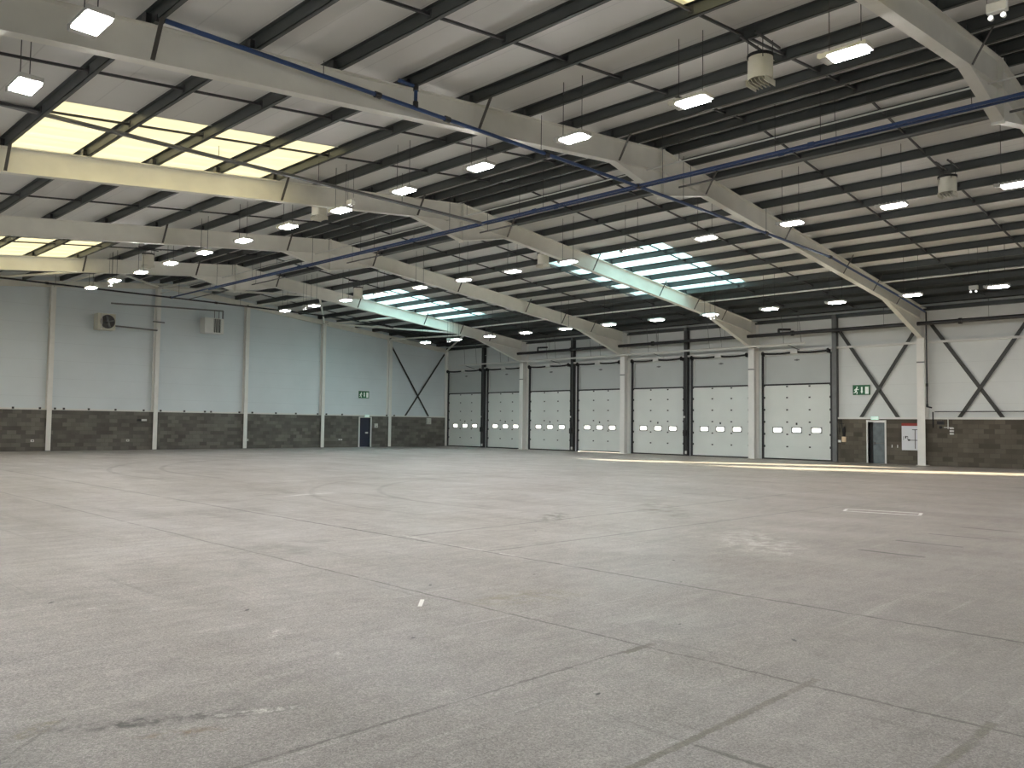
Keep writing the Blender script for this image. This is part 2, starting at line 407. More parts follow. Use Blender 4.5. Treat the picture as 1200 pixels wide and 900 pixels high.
g_ = N.new('ShaderNodeNewGeometry'); s_ = N.new('ShaderNodeSeparateXYZ'); L.new(g_.outputs['Position'], s_.inputs[0])
k_ = M_math(N, L, 'GREATER_THAN', s_.outputs['X'], -7.12)
rib = M_math(N, L, 'LESS_THAN', M_math(N, L, 'FRACT', M_math(N, L, 'DIVIDE', s_.outputs['X'], .52)), .12)
mA = N.new('ShaderNodeMix'); mA.data_type = 'RGBA'; L.new(rib, mA.inputs[0]); mA.inputs[6].default_value = (.016, .019, .018, 1); mA.inputs[7].default_value = (.05, .055, .052, 1)
mB_ = N.new('ShaderNodeMix'); mB_.data_type = 'RGBA'; L.new(k_, mB_.inputs[0]); L.new(src, mB_.inputs[6]); L.new(mA.outputs[2], mB_.inputs[7])
L.new(mB_.outputs[2], N['Principled BSDF'].inputs['Base Color'])
struct(rb.build('ceiling', ROOF, origin=(0, 0, 0)))
names = ['aged sunlit yellow rooflight at the far left of the roof', 'large aged sunlit yellow rooflight upper left behind the nearest long rafter', 'yellow rooflight whose corner shows at the top edge of the photo',
         'blue white rooflight nearest the gable on the dock door slope', 'large blue white rooflight crossed by a rafter above the middle dock doors']
for k, (l, lab) in enumerate(zip(LIGHTS, names)):
    m = MB(); za, zb = zroof(l[0]) + .115, zroof(l[1]) + .115
    # profiled sheet: shallow corrugation running down the slope
    n = 36; vs = []; fs = []
    for i in range(n + 1):
        y = l[2] + (l[3] - l[2]) * i / n; dz = .006 if (i % 6) in (1, 2) else 0
        for x, z in ((l[0], za), (l[1], zb)): vs += [(x, y, z + dz), (x, y, z + dz + .006)]
    for i in range(n):
        a = 4 * i; b_ = a + 4
        fs += [(a, b_, b_ + 2, a + 2), (a + 1, a + 3, b_ + 3, b_ + 1)]
    m.add(vs, fs)
    w = struct(m.build('window_%d' % (k + 1), GRP_Y if k < 3 else GRP_C, origin=(0, 0, 0)), lab, 'rooflight')
    fr = MB()
    for y in (l[2], l[3]): fr.beam((l[0], y, za - .06), (l[1], y, zb - .06), .04, .13)
    fr.box(l[0] - .03, l[0] + .03, l[2], l[3], za - .13, za); fr.box(l[1] - .03, l[1] + .03, l[2], l[3], zb - .09, zb)
    fr.build('window_frame', TRIM, w)

# ------------------------------------------------------------------ walls
DOORS = [(-.29, -4.21), (-4.83, -8.62), (-9.24, -13.12), (-13.77, -17.5), (-18.35, -22.22), (-22.79, -26.6), (-27.45, -31.37)]
HD, HJ, HB = 5.78, 4.14, 2.25
TH = .22
def clad_wall_right():
    m = MB()
    m.box(0, TH, .2, YN - .2, HD, zroof(0) - .02)
    edges = [.2] + [v for d in DOORS for v in d]
    for i in range(0, len(edges) - 1, 2): m.box(0, TH, edges[i], edges[i + 1], 0, HD)
    last = DOORS[-1][1]
    A, B = (-40.95, -44.9, 1.2, 3.3), (-49.0, -54.4, 1.2, 3.4)     # unseen openings, added and shaped to let sun strips onto the floor
    y = last
    for o in (A, B):
        m.box(0, TH, y, o[0], HB - .05, HD); m.box(0, TH, o[0], o[1], o[3], HD)
        y = o[1]
    m.box(0, TH, y, YN - .2, HB - .05, HD)
    return m, A, B
cw, OA, OB = clad_wall_right()
wr = struct(cw.build('wall_right', CLAD_D, origin=(0, 0, 0)))
PDY = (-33.36, -34.2)                                    # personnel door in the door wall
bm = MB(); last = DOORS[-1][1] - .42
bm.box(-.2, TH, last, PDY[0], 0, HB); bm.box(-.2, TH, PDY[1], OA[0], 0, HB); bm.box(-.2, TH, PDY[0], PDY[1], 2.1, HB)
bm.box(-.2, TH, OA[0], OA[1], 0, OA[2]); bm.box(-.2, TH, OA[1], OB[0], 0, HB); bm.box(-.2, TH, OB[0], OB[1], 0, OB[2]); bm.box(-.2, TH, OB[1], YN, 0, HB)
bm.build('blockwork', BLOCK_D, wr)

# gable wall (far end)
GD = (-8.35, -7.42)
n = 24; m = MB()
def gable(m, y0, y1, x0, x1, zb):
    m.prism_y([(x0, zb), (x1, zb), (x1, zroof(x1) - .02)] + ([(XR, zroof(XR) - .02)] if x0 < XR < x1 else []) + [(x0, zroof(x0) - .02)], y0, y1)
gable(m, 0, TH, XL - .2, 0.0, HB - .05)
wb = struct(m.build('wall_back', CLAD_G, origin=(0, 0, 0)))
bm = MB(); bm.box(XL, GD[0], -.18, TH, 0, HB); bm.box(GD[1], -.02, -.18, TH, 0, HB); bm.box(GD[0], GD[1], -.18, TH, 2.12, HB)
bm.build('blockwork', BLOCK_G, wb)
m = MB(); gable(m, YN - .2, YN, XL - .2, .2, 0); struct(m.build('wall_front', CLAD_G, origin=(0, 0, 0)))
m = MB(); m.box(XL - .2, XL, YN, .2, 0, zroof(XL) - .02); struct(m.build('wall_left', CLAD_G, origin=(0, 0, 0)))

# trims: caps on the blockwork, cladding rail, eaves bands
struct(MB().box(XL, -.1, -.21, 0, HB, HB + .09).build('trim_1', TRIM), 'white cap rail on the far wall blockwork', 'trim')
mm = MB(); mm.box(-.24, 0, last - .02, -33.3, HB, HB + .1); mm.box(-.24, 0, -33.3, -41.6, HB, HB + .1)
struct(mm.build('trim_2', TRIM), 'white cap rail on the dock wall blockwork', 'trim')
struct(MB().box(-.16, -.002, -.4, YN + 3, 5.98, 6.09).build('trim_3', TRIM), 'cream cladding rail above the dock doors', 'trim')
struct(MB().box(-.05, -.002, -.4, YN + 3, 6.98, 7.03).build('trim_4', CLAD_D), 'upper cladding joint on the dock wall', 'trim')
# small dark cable clips on the white cap rail of the far wall
clips = MB()
for x in (-30.6, -29.3, -28.55, -28.1, -26.8, -25.35, -23.75, -22.75, -21.3, -20.0, -19.6, -17.7, -16.8, -15.1, -13.6, -11.9, -11.2, -9.9, -6.0, -5.3):
    clips.box(x - .05, x + .05, -.26, -.21, HB + .03, HB + .14)
clips.build('cable_clip', DARK, bpy.data.objects['trim_1'], off=bpy.data.objects['trim_1'].location)

# ------------------------------------------------------------------ sectional dock doors
dn = ['in the corner beside the far wall', 'second from the far wall, half behind the farthest column', 'third from the far wall, right of the farthest column',
      'fourth from the far wall, light showing under its edge', 'middle right, between the second column and a dark post', 'left of the third column',
      'nearest, right of the third column']
def rounded(cy, cz, w, h, r, n=4):
    p = []
    for sx, sz, a0 in ((1, 1, 0), (-1, 1, 90), (-1, -1, 180), (1, -1, 270)):
        for k in range(n + 1):
            a = math.radians(a0 + 90 * k / n); p.append((cy + sx * (w / 2 - r) + r * math.cos(a), cz + sz * (h / 2 - r) + r * math.sin(a)))
    return p
for k, (ya, yb) in enumerate(DOORS):
    w = ya - yb; loc = (0.02, (ya + yb) / 2, 0)
    d = thing('door_%d' % (k + 1), loc, 'white sectional dock door with three bright windows, ' + dn[k], 'dock door'); d['kind'] = 'structure'
    leaf = MB(); ph = 4.06 / 6; g = .012
    wz0, wz1 = 1.47, 1.80; wc = [w * .285, 0, -w * .285]; ww = .62
    z0 = .05 if k != 3 else .07
    for i in range(6):
        a, b = z0 + ph * i + g / 2, z0 + ph * (i + 1) - g / 2
        if not (a < wz0 and b > wz1): leaf.box(.02, .065, -w / 2, w / 2, a, b)
        else:
            leaf.box(.02, .065, -w / 2, w / 2, a, wz0); leaf.box(.02, .065, -w / 2, w / 2, wz1, b)
            e = [w / 2] + [v for c in wc for v in (c + ww / 2, c - ww / 2)] + [-w / 2]
            for q in range(0, len(e), 2): leaf.box(.02, .065, e[q], e[q + 1], wz0, wz1)
        leaf.box(.045, .06, -w / 2, w / 2, b, b + g)
    leaf.build('leaf', DOORP, d)
    up = MB(); up.box(.10, .14, -w / 2, w / 2, HJ + .02, HD); up.box(.06, .11, -w / 2, -w / 2 + .12, HJ + .02, HD); up.box(.06, .11, w / 2 - .12, w / 2, HJ + .02, HD)
    up.build('upper_panel', DOORU, d)
    MB().box(.0, .12, -w / 2, w / 2, HJ - .025, HJ + .055).build('joint_seal', BLACK, d)
    MB().box(.0, .07, -w / 2, w / 2, (.0 if k != 3 else .022), z0 + .02).build('bottom_seal', BLACK, d)
    hin = MB()
    for i in range(1, 7):
        for yy in (w * .14, -w * .19): hin.box(-.0, .02, yy - .05, yy + .05, z0 + ph * i - .045 - (.06 if i == 6 else 0), z0 + ph * i + .03 - (.06 if i == 6 else 0))
        for s in (-1, 1): hin.box(-.02, .03, s * (w / 2 - .06) - .04, s * (w / 2 - .06) + .04, z0 + ph * i - .06, z0 + ph * i + .06)
    hin.build('hinge', DARK, d)
    MB().box(-.01, .02, -.04, .04, 1.92, 2.04).build('handle', DARK, d)
    hz = MB(); hz.cyl((.085, -.0, HD - .28), .06, .02, 12, 'x'); hz.box(.07, .1, -.14, .14, HD - .31, HD - .25); hz.build('maker_badge', GREY, d)
    for c in wc:
        fr = MB(); po = rounded(c, (wz0 + wz1) / 2, ww, wz1 - wz0, .02); pi = rounded(c, (wz0 + wz1) / 2, ww - .09, wz1 - wz0 - .08, .07)
        nn = len(po); v = [(.012, y, z) for y, z in po] + [(.012, y, z) for y, z in pi] + [(.07, y, z) for y, z in po] + [(.07, y, z) for y, z in pi]
        fr.add(v, [(i, (i + 1) % nn, nn + (i + 1) % nn, nn + i) for i in range(nn)] + [(2 * nn + i, 3 * nn + i, 3 * nn + (i + 1) % nn, 2 * nn + (i + 1) % nn) for i in range(nn)]
               + [(nn + i, nn + (i + 1) % nn, 3 * nn + (i + 1) % nn, 3 * nn + i) for i in range(nn)] + [(i, 2 * nn + i, 2 * nn + (i + 1) % nn, (i + 1) % nn) for i in range(nn)])
        wf = fr.build('window_frame', GREY, d)
        pn = MB(); pn.add([(.04, y, z) for y, z in pi] + [(.046, y, z) for y, z in pi], [tuple(range(nn)), tuple(range(nn, 2 * nn))[::-1]])
        pn.build('pane', PANE, wf)
    for s in (-1, 1):
        tr = MB(); y = s * (w / 2 + .02)
        tr.box(-.07, .02, y - .05, y + .05, 0, HD + .05); tr.box(-.1, -.07, y - .02, y + .02, 0, HD)
        tr.build('guide_track', DARK, d)
    sh = MB(); zc = HD + .13; pts = [(-.2, w / 2 * (1 - 2 * q / 10) * .97, zc - .05 * math.sin(PI * ((q / 5) % 1))) for q in range(11)]
    sh.tube(pts, .05, 8)
    for s in (-1, 1): sh.cyl((-.2, s * (w / 2 - .08) - .04, zc), .13, .08, 16, 'y'); sh.beam((-.2, s * (w / 2 - .06), zc), (.0, s * (w / 2 - .06), zc - .05), .08, .2)
    sh.build('spring_shaft', BLACK, d)
    MB().box(-.3, .0, -.2, .2, HD + .05, HD + .22).build('shaft_bracket', TRIM, d, bevel=.01)

# ------------------------------------------------------------------ dark posts on the dock wall (mid bay)
pd = ['dark post between the first two dock doors from the far wall', 'dark post between the third and fourth dock doors', 'dark post between the fifth and sixth dock doors', 'grey post at the right edge of the nearest dock door']
for k, y in enumerate((-4.52, -13.445, -22.505, -31.66)):
    t = thing('wall_post', (-.16, y, 0), pd[k], 'post', 'mid bay posts on the dock wall')
    mtl = GREY if k == 3 else POSTD
    p = MB(); p.box(-.13, -.11, -.12, .12, 0, 7.72); p.box(.13, .15, -.12, .12, 0, 7.72); p.box(-.12, .14, -.01, .01, 0, 7.72)
    p.build('shaft', mtl, t)
    MB().box(-.16, .15, -.17, .17, 0, .02).build('base_plate', DARK, t)
    MB().box(-.16, .15, -.09, .09, 7.58, 7.78).build('head_plate', GREY, t)
    if k < 3:
        cb = MB(); cb.tube([(-.17, .06, .3), (-.17, .06, 5.9)], .02, 6); cb.box(-.26, -.13, -.1, .1, 1.2, 1.55); cb.tube([(-.2, -.04, 1.9), (-.24, -.05, 1.0), (-.2, -.02, .35), (-.17, .05, .3)], .022, 6)
        cb.tube([(-.19, -.05, 1.5), (-.21, -.06, 2.4), (-.18, -.02, 5.6)], .018, 6)
        cb.build('control_cable', BLACK, t)
        MB().box(-.22, -.13, .0, .09, 2.28, 2.4).build('push_button', TRIM, t, bevel=.01)
        MB().box(-.21, -.13, -.12, -.02, .12, .3).build('lower_socket', TRIM, t, bevel=.01)

# ------------------------------------------------------------------ portal frames
def isec(m, a, b, depth, w, y, tf=.02, tw=.014):
    """I section between top points a,b (x,z); depth down"""
    (xa, za), (xb, zb) = a, b
    for z0, z1 in ((0, tf), (depth - tf, depth)):
        m.prism_y([(xa, za - z0), (xb, zb - z0), (xb, zb - z1), (xa, za - z1)], y - w / 2, y + w / 2)
    m.prism_y([(xa, za - tf), (xb, zb - tf), (xb, zb - depth + tf), (xa, za - depth + tf)], y - tw / 2, y + tw / 2)
RD, RW = .66, .24
fn = ['farthest', 'second from the far wall', 'third from the far wall, ending at the third white column', 'long nearer one, ending at the column right of the exit door', 'nearest in view, crossing the top right corner', 'behind the camera']
stays = [(-41.4, 1), (-37.72, 1), (-30.15, 1), (-24.75, 1), (-20.2, -1), (-14.8, -1), (-9.7, -1), (-6.6, -1), (-3.9, -1)]
for k, y in enumerate(F):
    t = thing('portal_frame', (XR, y, 0), 'cream steel portal frame, ' + fn[k], 'steel frame', 'portal frames')
    off = (XR, y, 0)
    for s, lab in ((1, None), (-1, None)):
        xe = -.6 if s > 0 else XL + .6
        r = MB(); isec(r, (XR + s * .012, ztop(XR)), (xe, ztop(xe)), RD, RW, y)
        rf = r.build('rafter', WHITE_STEEL, t, off)
        # eaves haunch
        xh = -5.15 if s > 0 else XL + 5.15; zh = ztop(xh) - RD + .01; zc = 6.22
        h = MB(); h.prism_y([(xh, zh), (xe, zc), (xe, zc + .02), (xh, zh + .02)], y - RW / 2, y + RW / 2)
        h.prism_y([(xh, zh), (xe, zc + .01), (xe, ztop(xe) - RD + .01)], y - .007, y + .007)
        h.build('eaves_haunch', WHITE_STEEL, t, off)
        # apex haunch
        xa = XR + s * 2.42; za = ztop(xa) - RD + .01; zc2 = 8.66
        h = MB(); h.prism_y([(xa, za), (XR + s * .02, zc2), (XR + s * .02, zc2 + .02), (xa, za + .02)], y - RW / 2, y + RW / 2)
        h.prism_y([(xa, za), (XR + s * .02, zc2 + .01), (XR + s * .02, ztop(XR) - RD + .01)], y - .007, y + .007)
        h.build('apex_haunch', WHITE_STEEL, t, off)
        # column
        x1, x0 = (-.02, -.6) if s > 0 else (XL + .02, XL + .6)
        c = MB(); cw_ = .36
        ztc = ztop(-.3) - .02
        for xa_, xb_ in ((x0, x0 + s * .025), (x1 - s * .025, x1)): c.box(xa_, xb_, y - cw_ / 2, y + cw_ / 2, 0, 6.24 if xa_ == x0 else ztc)
        c.box(x0 + s * .025, x1, y - .01, y + .01, 0, ztc)
        c.box(x0 - s * 0, x1, y - cw_ / 2, y + cw_ / 2, 6.22, 6.245)
        c.box(x0, x1, y - cw_ / 2 + .02, y + cw_ / 2 - .02, ztc - .02, ztc)
        c.build('column', POST_WHITE, t, off)
        MB().box(x0 - s * .06, x1, y - .24, y + .24, 0, .025).build('base_plate', WHITE_STEEL, t, off)
        if s > 0: MB().box(x0 - .004, x0 + .02, y - cw_ / 2 - .004, y + cw_ / 2 + .004, 5.0, 5.06).build('column_band', GREY, t, off)
    pl = MB(); pl.box(XR - .02, XR + .02, y - RW / 2 - .01, y + RW / 2 + .01, 8.6, ZT + .02); pl.build('apex_plate', WHITE_STEEL, t, off)
    for (x, s) in stays:
        zb = ztop(x) - RD + .04
        MB().beam((x, y - .1, zb), (x, y - .52, ztop(x) + .1), .075, .012, (0, .6, .3)).build('knee_stay', STAY, t, off)

# ------------------------------------------------------------------ gable end posts and rafter
gp = ['right of the exit door at the far wall', 'left of the far exit door', 'right of the louvred heater', 'at the ridge, left of the louvred heater', 'left of the round fan heater', 'far left, out past the photo edge']
for k in range(1, 7):
    x = -5.772 * k + (0)
    t = thing('gable_post', (x, -.19, 0), 'white steel gable post ' + gp[k - 1], 'post', 'posts along the far wall')
    zt = ztop(x) - .3
    p = MB(); p.box(-.125, .125, -.155, -.135, 0, zt); p.box(-.125, .125, .155, .17, HB, zt); p.box(-.006, .006, -.135, .17, 0, zt)
    p.build('shaft', POST_WHITE, t)
    MB().box(-.15, .15, -.17, .0, 0, .02).build('base_plate', GREY, t)
    if k == 4:
        MB().tube([(-.22, -.1, HB + .1), (-.22, -.1, 8.6)], .045, 8).build('conduit', POST_WHITE, t)
        MB().box(-.35, .35, -.2, -.16, 7.62, 7.68).build('bracket', DARK, t)
t = thing('corner_post', (-.14, -.14, 0), 'grey corner post where the far wall meets the dock doors', 'post')
MB().box(-.1, .1, -.1, .1, 0, 7.5).build('shaft', POST_WHITE, t)
MB().box(-.13, .13, -.13, .13, 0, .02).build('base_plate', DARK, t)
g = thing('gable_rafter', (XR, -.12, 0), 'cream steel beam following the roof slope along the top of the far wall', 'beam')
for s, xe in ((1, -.25), (-1, XL + .2)):
    r = MB(); isec(r, (XR, ztop(XR)), (xe, ztop(xe)), .33, .16, -.12); r.build('rafter', WHITE_STEEL, g, (XR, -.12, 0))

# ------------------------------------------------------------------ purlins
LP = [.4, 1.42, 2.45, 4.15, 5.95, 7.8, 9.65, 11.5, 13.3, 15.2, 17.1, 18.9, 20.8, 22.2]
RP = [.4, 1.45] + [XR * -1 - 8.85 - 1.545 * k for k in range(7, -6, -1)]
RP = [v for v in RP if 0 < v < 22.4]
def purlin(x, s, nxt, label, side):
    """zed purlin at x; s=+1 door slope"""
    y0, y1 = YN + .1, -.02; th = -s * math.atan(SL)
    t = thing('purlin', (x, 0, ztop(x) + .002), label, 'roof beam', 'purlins on the ' + side + ' slope')
    p = MB()
    web = .008
    p.box(-web, web, y0, y1, 0, PD); p.box(-web, .085, y0, y1, 0, .01) ; p.box(-.085, web, y0, y1, PD - .01, PD); p.box(.077, .085, y0, y1, 0, .03)
    o = p.build('web_and_flanges', PURLIN, t)
    c = MB(); c.box(-.03, .10, -.006, .006, -.0, .19); c.box(-.1, -.008, -.09, .09, 0, .17)
    first = None
    for y in F[:5]:
        if first is None:
            first = c.build('cleat', DARK, t); first.location.y = y
        else:
            q = first.copy(); COL.objects.link(q); q.parent = t; q.location.y = y
    if nxt is not None:
        dx = nxt - x; dz = ztop(nxt) - ztop(x)
        b = MB(); b.beam((0, 0, .12), (dx, 0, .12 + dz), .045, .05); b.box(-.02, .02, -.05, .05, .04, .2)
        first = None
        for y in F[:5]:
            for f in (1 / 3, 2 / 3):
                yy = y + 9.052 * f
                if first is None: first = b.build('sag_bar', DARK, t); first.location.y = yy
                else:
                    q = first.copy(); COL.objects.link(q); q.parent = t; q.location.y = yy
    return t
for i, o in enumerate(LP):
    purlin(XR - o, -1, XR - LP[i + 1] if i + 1 < len(LP) else None, 'dark steel purlin on the left roof slope, %s from the ridge' % ORD[i], 'left')
for i, o in enumerate(RP):
    purlin(XR + o, 1, XR + RP[i + 1] if i + 1 < len(RP) else None, 'dark steel purlin on the dock side roof slope, %s from the ridge' % ORD[i], 'dock side')
e = thing('eaves_beam', (-.12, 0, 7.6), 'dark eaves beam along the top of the dock wall', 'beam')
MB().box(-.03, .1, YN + .1, -.1, .0, .2).build('web_and_flanges', PURLIN, e)

# ------------------------------------------------------------------ hanging LED lights
def make_light():
    t = thing('high_bay_light', (0, 0, 0), '', 'ceiling light', 'hanging LED high bay lights')
    h = MB(); w, l, d = .17, .38, .055
    h.box(-w, w, -l, l, .0, d); h.box(-w, w, l - .14, l, -.035, .0)
    for s in (-1, 1): h.box(-w, w, s * l - .03, s * l + .03, -.012, d + .01)
    for i in range(7): h.box(-w * .9, w * .9, -l * .8 + i * l * .26, -l * .8 + i * l * .26 + .012, d, d + .03)
    h.build('housing', HOUSE, t)
    e = MB(); e.box(-w + .012, w - .012, -l + .035, l - .145, -.04, -.002); e.build('diffuser', LAMP, t)
    for s in (-1, 1):
        MB().tube([(0, s * .27, .05), (0, s * .27, 1.0)], .008, 5).build('hanging_wire', DARK, t)
    return t
rows = [(-39.48, 7.04, 'leftmost row'), (-29.58, 8.03, 'row just left of the ridge'), (-19.3, 8.03, 'row just right of the ridge'), (-9.1, 7.04, 'row nearest the dock doors')]
proto = make_light(); used = False
for x, z, rn in rows:
    for k in range(-4, 13):
        y = -44.63 + 3.017 * k
        if k < -1 and k % 1: continue
        i = 12 - k
        lab = 'LED light, %s from the far wall, in the %s' % (ORD[i], rn)
        if not used: o = proto; o.location = (x, y, z); o['label'] = lab; used = True
        else: o = dup(proto, (x, y, z), lab)
# per row wire length: replace mesh so that the wires reach the roof
wires = {}
for o in [o for o in bpy.data.objects if o.name.startswith('high_bay_light')]:
    L_ = round(ztop(o.location.x) - o.location.z + .02, 2)
    for c in o.children:
        if c.name.startswith('hanging_wire'):
            s = 1 if c.data.vertices[0].co.y > 0 else -1
            if (L_, s) not in wires:
                me = c.data.copy()
                for v in me.vertices:
                    if v.co.z > .5: v.co.z = L_
                wires[(L_, s)] = me
            c.data = wires[(L_, s)]

# ------------------------------------------------------------------ twin spot emergency lights beside some lamps
def make_spot(loc, label):
    t = thing('emergency_light', loc, label, 'emergency light', 'twin spot emergency lights')
    MB().box(-.07, .07, -.15, .15, 0, .16).build('battery_box', HOUSE, t, bevel=.015)
    for s in (-1, 1):
        h = MB(); h.cyl((-.03, s * .09, -.07), .045, .07, 14, 'x', .035); h.box(-.012, .012, s * .09 - .012, s * .09 + .012, -.03, .01)
        h.build('spot_head', HOUSE, t, smooth=True)
        l = MB(); l.cyl((-.042, s * .09, -.07), .038, .012, 14, 'x'); l.build('spot_lens', SPOTM, t)
    L_ = ztop(loc[0]) - loc[2]
    for s in (-1, 1): MB().tube([(0, s * .15, .2), (0, s * .15, L_)], .006, 5).build('hanging_wire', DARK, t)
for loc, lb in (((-28.42, -46.62, 8.47), 'twin spot emergency light at the top right corner of the photo'), ((-9.15, -40.85, 7.0), 'twin spot emergency light beside the rightmost lamp near the dock wall'),
                ((-9.15, -29.75, 6.9), 'twin spot emergency light by a lamp in front of the third rafter haunch'), ((-9.15, -10.85, 7.0), 'twin spot emergency light left of the lamp near the far corner'),
                ((-29.0, -29.2, 8.36), 'twin spot emergency light at the lamp under the third rafter'), ((-19.4, -10.7, 7.95), 'twin spot emergency light above the far wall, right of the ridge'),
                ((-29.6, -11.0, 7.9), 'twin spot emergency light above the far wall, left of the ridge')):
    make_spot(loc, lb)

# ------------------------------------------------------------------ air circulation fans hanging from the roof
def make_fan(loc, label):
    t = thing('air_fan', loc, label, 'ceiling fan', 'drum shaped air fans under the roof')
    d = MB(); d.ring((0, 0, .12), .245, .225, .46, 32); d.box(-.2, .2, -.2, .2, .52, .53)
    d.build('drum', CREAM, t, smooth=True)
    MB().ring((0, 0, .56), .262, .24, .06, 32).build('top_rim', BLACK, t, smooth=True)
    sp = MB(); sp.ring((0, 0, .14), .235, .2, .02, 24)
    for k in range(5): a = PI * 2 * k / 5; sp.beam((0, 0, .3), (.2 * math.cos(a), .2 * math.sin(a), .27), .09, .012)
    sp.cyl((0, 0, .24), .06, .14, 14); sp.build('blades', GREY, t)
    lv = MB()
    for i in range(5):
        y = -.16 + .08 * i; lv.beam((-.2, y, .07), (.2, y, .07), .012, .11, (0, .5, 1))
    lv.box(-.21, .21, -.21, -.2, 0, .12); lv.box(-.21, .21, .2, .21, 0, .12)
    lv.build('louvre', CREAM, t)
    L_ = ztop(loc[0]) - loc[2]
    for i, (sx, sy) in enumerate(((1, 1), (1, -1), (-1, 1), (-1, -1))): MB().tube([(sx * .2, sy * .16, .5), (sx * .2, sy * .16, L_ - .02)], .009, 5).build('hanging_rod', DARK, t)
    b = MB(); b.box(-.5, .5, -.18, -.14, L_ - .1, L_ - .06); b.box(-.5, .5, .14, .18, L_ - .1, L_ - .06); b.build('support_rail', DARK, t)
for loc, lb in (((-28.3, -42.4, 8.5), 'cream drum air fan, nearest and largest, at the upper right'), ((-28.35, -26.4, 8.5), 'cream drum air fan beyond the long rafter, left of the ridge haunch'),
                ((-28.8, -13.2, 8.5), 'cream drum air fan farthest left, under the third rafter'), ((-17.4, -42.5, 8.5), 'cream drum air fan at the right edge, door side of the ridge'),
                ((-17.3, -26.4, 8.5), 'cream drum air fan beside the large blue white rooflight'), ((-17.4, -12.8, 8.5), 'cream drum air fan beside the far blue white rooflight')):
    make_fan(loc, lb)

# ------------------------------------------------------------------ pipes
def pipe(name, pts, r, m, label, cat, rods=(), fit=(), rodtop=None, group=None, fm=None):
    base = Vector(pts[0]); t = thing(name, base, label, cat, group)
    o = MB().tube(pts, r, 10).build('tube', m, t, base, smooth=True)
    for p in fit:
        MB().cyl((p[0] - (.07 if p[3] == 'x' else 0), p[1] - (.07 if p[3] == 'y' else 0), p[2] - (.07 if p[3] == 'z' else 0)), r * 1.5, .14, 12, p[3]).build('coupling', fm or m, t, base, smooth=True)
    for p in rods:
        zt = ztop(p[0]) + .02
        MB().tube([p, (p[0], p[1], zt)], .008, 5).build('hanging_rod', DARK, t, base)
    return t
ys_ = [-1 - 4.526 * k for k in range(13)]
PZ = 8.6
pipe('sprinkler_main', [(-24.12, -60, PZ), (-24.12, -4.4, PZ)], .04, BLUE, 'blue sprinkler main running the length of the roof beside the ridge', 'pipe',
     rods=[(-24.12, y, PZ) for y in ys_[1:11]], fit=[(-24.12, y, PZ, 'y') for y in (-41.5, -36.35, -32.3, -26, -18, -10)])
pipe('sprinkler_main', [(-23.86, -60, PZ + .02), (-23.86, -8.6, PZ + .02)], .03, BLUE, 'second blue main, thinner, parallel and nearer the ridge line', 'pipe',
     rods=[(-23.86, y + 1.3, PZ) for y in ys_[2:11]], fit=[(-23.86, y, PZ + .02, 'y') for y in (-40.6, -33, -24)])
yb = F[3] - .3
pipe('sprinkler_branch', [(-37.75, yb, 8.52), (-24.7, yb, 8.58), (-16.6, yb, 8.54), (-11.4, yb, 8.5), (-4.5, yb, 7.85), (-.75, yb, 7.45)], .045, BLUE,
     'blue sprinkler branch pipe following the long nearer rafter', 'pipe', rods=[(x, yb, 8.55) for x in (-34.5, -28.2, -21.8, -16.6)],
     fit=[(-37.7, yb, 8.52, 'x'), (-33.2, yb, 8.54, 'x'), (-31.3, yb, 8.55, 'x'), (-24.12, yb, 8.58, 'x'), (-16.6, yb, 8.54, 'x'), (-11.4, yb, 8.5, 'x'), (-28, yb, 8.56, 'x')], fm=BLACKPIPE)
pipe('sprinkler_branch', [(-44, -4.5, 8.56), (-24.12, -4.5, 8.6), (-14.5, -4.5, 8.6), (-9.5, -4.5, 8.4), (-3.4, -4.5, 7.7)], .045, BLACKPIPE,
     'dark sprinkler branch pipe crossing in front of the top of the far wall', 'pipe', rods=[(x, -4.5, 8.6) for x in (-30, -20)],
     fit=[(-30.4, -4.5, 8.59, 'x'), (-21.5, -4.5, 8.6, 'x'), (-24.12, -4.5, 8.6, 'x')])
tt = thing('cable_tray', (-38.6, -29.8, 8.58), 'long grey cable tray crossing below the large yellow rooflight', 'cable tray')
MB().box(-38.6, -23.9, -29.87, -29.86, 8.58, 8.64).box(-38.6, -23.9, -29.74, -29.73, 8.58, 8.64).box(-38.6, -23.9, -29.87, -29.73, 8.575, 8.585).build('tray', GREY, tt, (-38.6, -29.8, 8.58))
for x in (-36.5, -33.5, -30.5, -27.5): MB().tube([(x, -29.8, 8.6), (x, -29.8, ztop(x))], .008, 5).build('hanging_rod', DARK, tt, (-38.6, -29.8, 8.58))
# swan-neck rising off the branch pipe
pipe('pipe_riser', [(-32.2, yb, 8.55), (-32.2, yb, 9.02), (-32.55, yb + .15, 9.1)], .04, BLUE, 'short blue elbow riser standing on the branch pipe at the long rafter', 'pipe',
     fit=[(-32.2, yb, 8.62, 'z'), (-32.2, yb, 9.0, 'z')], fm=BLACKPIPE)
